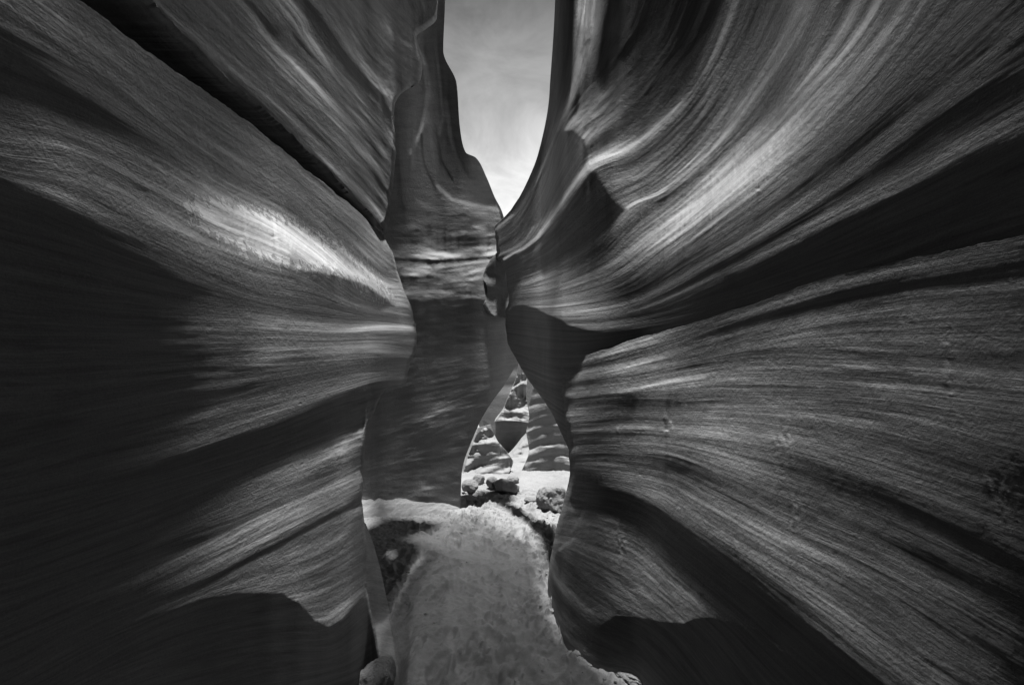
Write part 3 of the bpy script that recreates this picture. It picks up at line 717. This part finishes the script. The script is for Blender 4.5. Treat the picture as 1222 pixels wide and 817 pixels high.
tag(bwall, 'smooth shaded sandstone wall between the two sides, rising to a jagged rim against the sky', 'canyon wall')

def small(name, curves, anchors, label, cat, seed, nu=90, ns=160, back=(0.1, .6, 0), streak=.35, foot=True, lk=1/25., freq=2.0, group=None, strokes=(), polys=(), both=True):
    o = make_wall(name, curves, anchors, nu, ns, polys, strokes, seed=seed, streak=streak, freq=freq, mat=M_ROCK_FAR, leak=lk, tmax=0.9, qmax=.01, wlim=.12, iters=1,
        sil=[], ext=[('u0', [tuple(.1*x for x in back), back]), ('u1', [tuple(.1*x for x in back), back]), ('s1', [sink(-.4)] if foot else []), ('s0', [(0, .05, -.01), (0, .3, -.3)])])
    return tag(o, label, cat, group)

# bright knob beside the dark right-hand edge
kn = [[(594,300,50),(600,300,44),(604,300,40),(607,301,40)],[(584,312,40),(592,310,22),(600,312,30),(608,314,40)],[(578,324,45),(586,322,14),(598,326,50),(610,328,40)],
      [(576,332,52),(588,334,44),(598,336,22),(611,336,44)],[(579,338,30),(596,342,34),(602,344,26),(612,344,40)],[(581,345,16),(595,348,34),(602,350,44),(612,350,44)],
      [(580,356,40),(592,358,46),(602,358,48),(612,358,40)],[(577,364,46),(588,366,44),(600,366,46),(612,366,40)],[(582,372,60),(592,374,46),(602,375,46),(612,375,50)],[(590,377,20),(596,378,30),(604,379,30),(612,379,20)]]
small('rock_knob', kn, [(574,300,5.47),(612,300,5.55),(574,379,5.46),(612,379,5.54),(592,340,5.48)], None, None, 51, 60, 110, (0, .5, 0), foot=False).parent = bwall

# ------------------------------------------------------------------ rocks in the sunlit gap
def ribs(l0, l1, r0, r1, n, bright, dark, sag, nr=None, base=None):
    out = []
    for k in range(n):
        t = k/(n-1); t = min(1, max(0, t+.42/n*math.sin(k*2.4+n))) if 0 < k < n-1 else t; c = []
        for j in range(5):
            s = j/4
            lx, ly = np.interp(t, np.linspace(0, 1, len(l0)), [p[0] for p in l0]), np.interp(t, np.linspace(0, 1, len(l0)), [p[1] for p in l0])
            rx, ry = np.interp(t, np.linspace(0, 1, len(r0)), [p[0] for p in r0]), np.interp(t, np.linspace(0, 1, len(r0)), [p[1] for p in r0])
            v = (bright if k % 2 == 0 else dark)(t, s)
            c.append((lx+(rx-lx)*s, ly+(ry-ly)*s - sag*t*math.sin(math.pi*s), v))
        out.append(c)
    return out
fin = ribs([(630,446),(627,470),(632,496),(628,515),(632,540),(621,565),(612,605)], None, [(639,448),(655,472),(668,496),(678,520),(684,555),(686,600)], None, 22,
           lambda t, s: 30+42*t+10*math.sin(t*29), lambda t, s: (10+9*math.sin(t*37+s*2)) if t < .72 else 12+200*(t-.72), 7)
small('rock_fin', fin, [(630,446,7.5),(640,446,7.45),(630,540,7.32),(680,540,6.9),(612,605,7.1),(686,605,6.7)], 'striped rock fin at the right of the sunlit gap, behind the big boulder', 'rock fin', 61, 110, 300, (.1, .6, 0), .7, 1.6, lk=1/90.)
pil = ribs([(619,434),(616,452),(608,470),(600,490),(590,503)], None, [(622,434),(630,446),(632,468),(632,490),(632,505)], None, 12, lambda t, s: 76+8*math.sin(t*21+s*3), lambda t, s: 44+14*math.sin(t*17+s*5), 2)
small('rock_pillar', pil, [(619,430,8.9),(632,430,8.9),(590,505,8.85),(634,505,8.85)], 'narrow bright banded rock at the top of the sunlit gap', 'rock pillar', 71, 60, 120, (0, .6, 0), 1.0, foot=False)
alc = ribs([(560,405),(560,440),(565,482),(575,520),(580,560)], None, [(660,405),(650,440),(640,482),(634,520),(636,560)], None, 16, lambda t, s: 46 if t < .45 else 26, lambda t, s: 22 if t < .45 else 19, -3)
small('rock_alcove', alc, [(560,405,9.5),(660,405,9.6),(584,560,9.4),(634,560,9.4)], 'shaded grey hollow in the rock at the back of the sunlit gap', 'rock hollow', 77, 60, 90, (0, .5, 0), .3, strokes=[([(616,492),(621,505),(619,520),(614,534)], 46, 2)])
jf = ribs([(571,510),(566,525),(558,545),(552,568),(550,585)], None, [(585,506),(592,524),(606,540),(614,552),(600,580)], None, 9, lambda t, s: 74 if s < .35 else 60, lambda t, s: 56 if s < .3 else 30+10*math.sin(t*23), 3)
small('rock_fin', jf, [(570,508,7.15),(590,506,7.3),(552,585,6.95),(612,585,7.15)], 'small pale rock fin at the left foot of the sunlit gap', 'rock fin', 83, 80, 110, (-.15, .6, 0), 1.1)
sl = [[(630,518,88),(632,520,88),(634,524,80)],[(612,542,88),(622,542,90),(634,540,84)],[(598,556,88),(614,556,90),(632,556,80)],[(588,570,86),(606,572,88),(630,572,80)],[(580,590,80),(606,596,84),(634,596,80)]]
small('rock_slope', sl, [(634,516,8.4),(628,522,8.3),(584,590,7.3),(634,596,7.3),(600,556,7.8)], 'bright smooth ramp of rock in the middle of the sunlit gap', 'rock slope', 91, 60, 80, (0, .5, 0), .5, foot=True)

# ------------------------------------------------------------------ sand floor
FOOT = []
_rs = random.Random(4)
for k in range(260): FOOT.append((_rs.uniform(-1.0, .55), _rs.uniform(1.9, 6.2), _rs.uniform(-.7, .7), _rs.uniform(.7, 1.15)))
def sand_height(Xg, Yg):
    z = 0.022*fbm(Xg*1.1, Yg*1.1, 5, 3) + 0.016*fbm(Xg*5, Yg*5, 6, 3) + (0.015*np.abs(fbm(Xg*14, Yg*14, 7, 3)) + 0.008*fbm(Xg*40, Yg*40, 8, 2))*np.clip(1.3-Yg*.13, .35, 1)
    clump = np.clip(fbm(Xg*22, Yg*22, 15, 3)-0.02, 0, 1)
    zone = np.exp(-((Xg-(0.36-0.02*(Yg-3.4)))/0.2)**2)*np.clip((Yg-2.3)/.6, 0, 1)*np.clip((5.2-Yg)/.8, 0, 1)
    zone2 = np.exp(-((Xg+.35)/.35)**2)*np.clip((Yg-4.2)/.5, 0, 1)*np.clip((6.2-Yg)/.6, 0, 1)
    z = z + (0.016 + 0.10*zone + 0.045*zone2)*clump
    for cx, cy, th, sc_ in FOOT:                   # trampled footprints
        mk = (np.abs(Xg-cx) < .3) & (np.abs(Yg-cy) < .3)
        if not mk.any(): continue
        Xm = Xg[mk]; Ym = Yg[mk]
        u = ((Xm-cx)*math.cos(th)+(Ym-cy)*math.sin(th))/sc_; v = (-(Xm-cx)*math.sin(th)+(Ym-cy)*math.cos(th))/sc_
        r2 = (u/.05)**2+(v/.12)**2
        z[mk] += - 0.020*np.exp(-np.minimum(r2, 9)**1.5) + 0.010*np.exp(-((np.sqrt(r2)-1.35)/.25)**2)
    z = z + 0.06*np.clip((-Xg-.75)/.6, 0, 1)**2 + 0.05*np.clip((Xg-.45)/.5, 0, 1)**2
    sm = lambda v: np.clip(v, 0, 1)**2*(3-2*np.clip(v, 0, 1))
    return z - .34*sm((-Xg-.52)/.2)*sm((3.1-Yg)/.6)      # the floor drops into a scour along the left foot
def sand_z(x, y): return float(sand_height(np.array([[x]]), np.array([[y]]))[0, 0])
def sand():
    ys = np.concatenate([np.linspace(-6, 1.6, 60), np.linspace(1.62, 7.5, 820), np.linspace(7.6, 40, 60)])
    xs = np.concatenate([np.linspace(-12, -1.75, 20), np.linspace(-1.7, 1.4, 560), np.linspace(1.45, 12, 20)])
    Xg, Yg = np.meshgrid(xs, ys)
    return np.stack([Xg, Yg, sand_height(Xg, Yg)], -1)
ms = rock_material('pale_sand', 0.145, 0.09, 1.7, use_strata=False)
fl = grid_mesh('sand', sand(), None, ms)
tag(fl, 'trampled pale sand covering the canyon floor', 'sand', kind='structure')

def bank():
    u, v = np.meshgrid(np.linspace(0, 1, 150), np.linspace(0, 1, 80))
    x = -1.75 + 1.22*u; yb = 5.15+.42*u                       # foot line of the middle wall
    y = yb + .12 - v*(.62-.30*u**2)
    prof = np.sin(np.clip(1-v, 0, 1)*math.pi/2)**.8
    h = (.30*(1-u**2.2)+.03)*prof*(1+.35*fbm(u*5, v*2.5, 61, 3)) + .035*np.abs(fbm(u*9+v*3, v*6, 62, 4)) - .05*v**3
    z = h - .02
    return np.stack([x, y, z], -1)
bk = grid_mesh('rock_ledge', bank(), None, rock_material('bank_sandstone', 0.15, 0.12, 1.6, use_strata=False))
tag(bk, 'low lumpy ledge of rock and drifted sand along the foot of the middle wall', 'rock ledge')

# ------------------------------------------------------------------ boulders and loose stones
def stone_mesh(seed, sub=4, flat=0.75, facets=7, rough=.13):
    rs = random.Random(seed)
    bm = bmesh.new(); bmesh.ops.create_icosphere(bm, subdivisions=sub, radius=1)
    planes = [(Vector((rs.gauss(0, 1), rs.gauss(0, 1), rs.gauss(0, 1))).normalized(), rs.uniform(.62, .9)) for _ in range(facets)]
    for v in bm.verts:
        p = v.co.copy()
        for nrm, d in planes:
            e = p.dot(nrm)-d
            if e > 0: p -= nrm*e*.88
        off = Vector((seed*3.1, seed*1.7, 0))
        p *= 1+rough*mnoise.fractal(p*2.0+off, .8, 2.0, 5)+.35*rough*mnoise.noise(p*9+off)
        p.z *= flat; v.co = p
    me = bpy.data.meshes.new('stone'); bm.to_mesh(me); bm.free(); smooth_shade(me); me.materials.append(M_BOULDER)
    return me
def stone(name, px, py, wpx, seed, label, cat, D=None, flat=.75, sx=1.0, rot=0, group=None, z=None, sub=4):
    D = D or floor_depth(py); r = wpx/2/FPX*D
    me = stone_mesh(seed, sub, flat); o = bpy.data.objects.new(name, me); me.name = name; C.objects.link(o)
    zz = sand_z((px-CX)/FPX*D, D) + (z or 0) + r*flat*.5
    o.location = ((px-CX)/FPX*D, D, zz); o.scale = (r*sx, r, r); o.rotation_euler = (0, 0, rot)
    return tag(o, label, cat, group)
stone('boulder', 659, 601, 37, 3, 'large rough boulder on the bright sand, tucked against the right wall', 'boulder', D=5.35, flat=.98, rot=.4, sub=5)
stone('boulder', 633, 599, 15, 8, 'small flat stone just left of the large boulder', 'stone', D=5.6, flat=.6)
stone('boulder', 603, 590, 34, 12, 'wide low rock at the foot of the bright ramp in the sunlit gap', 'rock', D=6.1, flat=.55, rot=.2)
stone('boulder', 588, 586, 16, 15, 'rounded grey stone left of the wide low rock', 'stone', D=6.25, flat=.9, z=.05)
stone('boulder', 561, 584, 20, 19, 'blocky stone against the foot of the middle wall at the left of the gap', 'stone', D=6.1, flat=.9, z=.02)
stone('boulder', 574, 588, 13, 23, 'dark pebble-like stone between the two larger stones at the left of the gap', 'stone', D=6.0, flat=.6)
stone('boulder', 558, 600, 22, 27, 'low pale stone in front of the blocky stone at the left of the gap', 'stone', D=5.7, flat=.45)
stone('boulder', 612, 577, 15, 31, 'small pale stone behind the wide low rock in the gap', 'stone', D=6.6, flat=.7)
stone('boulder', 571, 577, 16, 33, 'angular stone behind the others at the left of the gap', 'stone', D=6.55, flat=.9)
stone('boulder', 596, 597, 12, 35, 'small stone on the sand before the wide low rock', 'stone', D=5.8, flat=.5)
stone('slab', 770, 822, 70, 41, 'flat rock slab half buried in sand at the foot of the right wall', 'rock slab', D=2.42, flat=.22, rot=.5, sub=5)
def block(px, py, w, D, seed, label):
    r = w/2/FPX*D; me = stone_mesh(seed, 5, 1.5, 9, .16); o = bpy.data.objects.new('boulder', me); C.objects.link(o)
    o.location = tuple(pix(px, py, D)); o.scale = (r, r, r); o.rotation_euler = (.2, .15, seed); tag(o, label, 'rock')
block(447, 815, 46, 2.33, 71, 'broken block wedged against the foot of the left wall, at the bottom edge')

def gravel():
    rs = random.Random(9); V = []; Fc = []
    base = bmesh.new(); bmesh.ops.create_icosphere(base, subdivisions=1, radius=1)
    bv = [v.co.copy() for v in base.verts]; bf = [[v.index for v in f.verts] for f in base.faces]; base.free()
    for k in range(2400):
        t = rs.random()
        if t < .45: x = rs.gauss(.34, .12); y = rs.uniform(2.3, 5.2)
        elif t < .65: x = rs.gauss(-.45, .35); y = rs.uniform(4.4, 6.2)
        else: x = rs.uniform(-1, .6); y = rs.uniform(2, 6.6)
        r = .0022*(1-rs.random())**-.55; r = min(r, .022)
        n0 = len(V); sx, sy, sz = [r*rs.uniform(.6, 1.4) for _ in range(3)]
        zz = sand_z(x, y)+r*.1
        for v in bv:
            j = rs.uniform(.75, 1.2); V.append((x+v.x*sx*j, y+v.y*sy*j, zz+v.z*sz*.55*j))
        Fc += [[n0+i for i in f] for f in bf]
    me = bpy.data.meshes.new('gravel'); me.from_pydata(V, [], Fc); me.materials.append(M_STONE)
    o = bpy.data.objects.new('gravel', me); C.objects.link(o)
    tag(o, 'scattered grit and small broken stones on the sand', 'gravel', kind='stuff')
gravel()

# ------------------------------------------------------------------ unseen rock round the camera, with overhead and rear light blockers added
def slab_block(name, pts_lo, pts_hi, label, seed):
    """closed, rounded and roughened block between a lower and an upper outline"""
    bm = bmesh.new()
    a = [bm.verts.new(p) for p in pts_lo]; b = [bm.verts.new(p) for p in pts_hi]; n = len(a)
    bm.faces.new(a[::-1]); bm.faces.new(b)
    for k in range(n): bm.faces.new((a[k], a[(k+1) % n], b[(k+1) % n], b[k]))
    bmesh.ops.triangulate(bm, faces=bm.faces)
    for _ in range(4):
        bmesh.ops.subdivide_edges(bm, edges=bm.edges, cuts=1, use_grid_fill=True)
        bmesh.ops.smooth_vert(bm, verts=bm.verts, factor=.35, use_axis_x=True, use_axis_y=True, use_axis_z=True)
    for v in bm.verts:
        v.co += Vector((mnoise.noise(v.co*1.3+Vector((seed, 0, 0))), mnoise.noise(v.co*1.3+Vector((0, seed, 0))), mnoise.noise(v.co*1.5)))*.10
    me = bpy.data.meshes.new(name); bm.to_mesh(me); bm.free(); smooth_shade(me); me.materials.append(M_STONE)
    o = bpy.data.objects.new(name, me); C.objects.link(o); return tag(o, label, 'rock')
# unseen slats, added high overhead above the picture, to shade the near sand
EDGE_L = [(-.8,-1.7),(.4,-.60),(1.8,-.66),(2.2,-.77),(2.6,-.86),(3.0,-.88),(3.45,-.88),(3.9,-.82),(4.25,-1.3),(4.95,-1.6)]      # (y, x)
EDGE_R = [(-.8,1.0),(0,.95),(1.2,.85),(1.9,.72),(2.2,.60),(2.4,.48),(2.55,.37),(2.75,.29),(3.1,.25),(4.1,.23),(4.4,-.05),(4.95,-.40),(5.08,-.75)]
def shade_slats():
    top = None; n = 17; ys = np.linspace(-.8, 5.08, 35)
    eL = np.interp(ys, [p[0] for p in EDGE_L], [p[1] for p in EDGE_L]); eR = np.interp(ys, [p[0] for p in EDGE_R], [p[1] for p in EDGE_R])
    for k in range(n):
        lo_ = eL+(eR-eL)*k/n; hi_ = eL+(eR-eL)*(k+1)/n
        share = np.interp(ys, [0, 2.2, 3.2, 4.0, 4.6, 4.9], [.05, .085, .13, .23, .45, .6])          # gaps between the slats widen away from the camera, letting more sun through
        share = share*(1-(1-min(1, max(.12, (k+.5)/n/.34)))*np.clip((ys-2.4)/.8, 0, 1))
        gl = share*(hi_-lo_)*(0 if k == 0 else .5); gr = share*(hi_-lo_)*(0 if k == n-1 else .5)
        a_, b_ = lo_+gl, hi_-gr; c_ = (a_+b_)/2; hw = (b_-a_)/2
        ang = np.linspace(0, 2*math.pi, 17)[:-1]
        zc = 2.95+.80*np.maximum(ys, .2)+.3+.10*math.sin(k*2.1)
        P = np.zeros((len(ys), 17, 3))
        for j in range(17):
            t = 2*math.pi*j/16
            cx_ = np.sign(math.cos(t))*abs(math.cos(t))**.5; cz_ = np.sign(math.sin(t))*abs(math.sin(t))**.7
            P[:, j, 0] = c_+hw*cx_; P[:, j, 1] = ys
            P[:, j, 2] = zc+.07*cz_*(1+.3*fbm(ys*2+k, np.full_like(ys, j*.5), 3, 2))
        cap0 = P[:1].copy(); cap0[..., 0] = c_[0]; cap0[..., 2] = zc[0]; cap1 = P[-1:].copy(); cap1[..., 0] = c_[-1]; cap1[..., 2] = zc[-1]
        o = grid_mesh('overhead_blocker', np.concatenate([cap0, P, cap1], 0), None, M_STONE)
        if top is None:
            top = o; tag(o, 'unseen rock slats added high overhead, above the picture, to shade the near sand', 'rock')
        else: o.parent = top; o.name = 'shade_slat'
shade_slats()
slab_block('overhead_blocker', [(-1.9,-4,3.0),(1.9,-4,3.0),(1.9,-.7,3.0),(-1.9,-.7,3.0)], [(-1.9,-4,6),(1.9,-4,6),(1.9,-.7,6),(-1.9,-.7,6)], 'unseen block added over and behind the viewpoint to keep light off the near walls', 5)  # added out of view to cut the light near the camera
slab_block('rear_blocker', [(-3,-5.5,-.5),(3,-5.5,-.5),(3,-3.4,-.5),(-3,-3.4,-.5)], [(-3,-5.5,6),(3,-5.5,6),(3,-3.4,6),(-3,-3.4,6)], 'unseen block added behind the viewpoint to keep sky light out', 8)  # added out of view, stops sky light coming in from behind
# outer rock behind the thin faces of both sides
def outer(side, x0, x1, y0, y1, seed):
    lo = [(x0,y0,-.8),(x1,y0,-.8),(x1+.2*side,y1,-.8),(x0+.2*side,y1,-.8)]
    hi = [(x0+side*.5,y0,9),(x1,y0,9),(x1+.2*side,y1,9),(x0+side*.9,y1,9)]
    if side < 0: lo = lo[::-1]; hi = hi[::-1]
    return lo, hi
lo, hi = outer(-1, -2.1, -5, -5, 4.5, 1); slab_block('rock_mass', lo, hi, 'solid rock behind the left wall', 11)
lo, hi = outer(1, 2.3, 5, -5, 4.5, 1); slab_block('rock_mass', lo, hi, 'solid rock behind the right wall', 13)
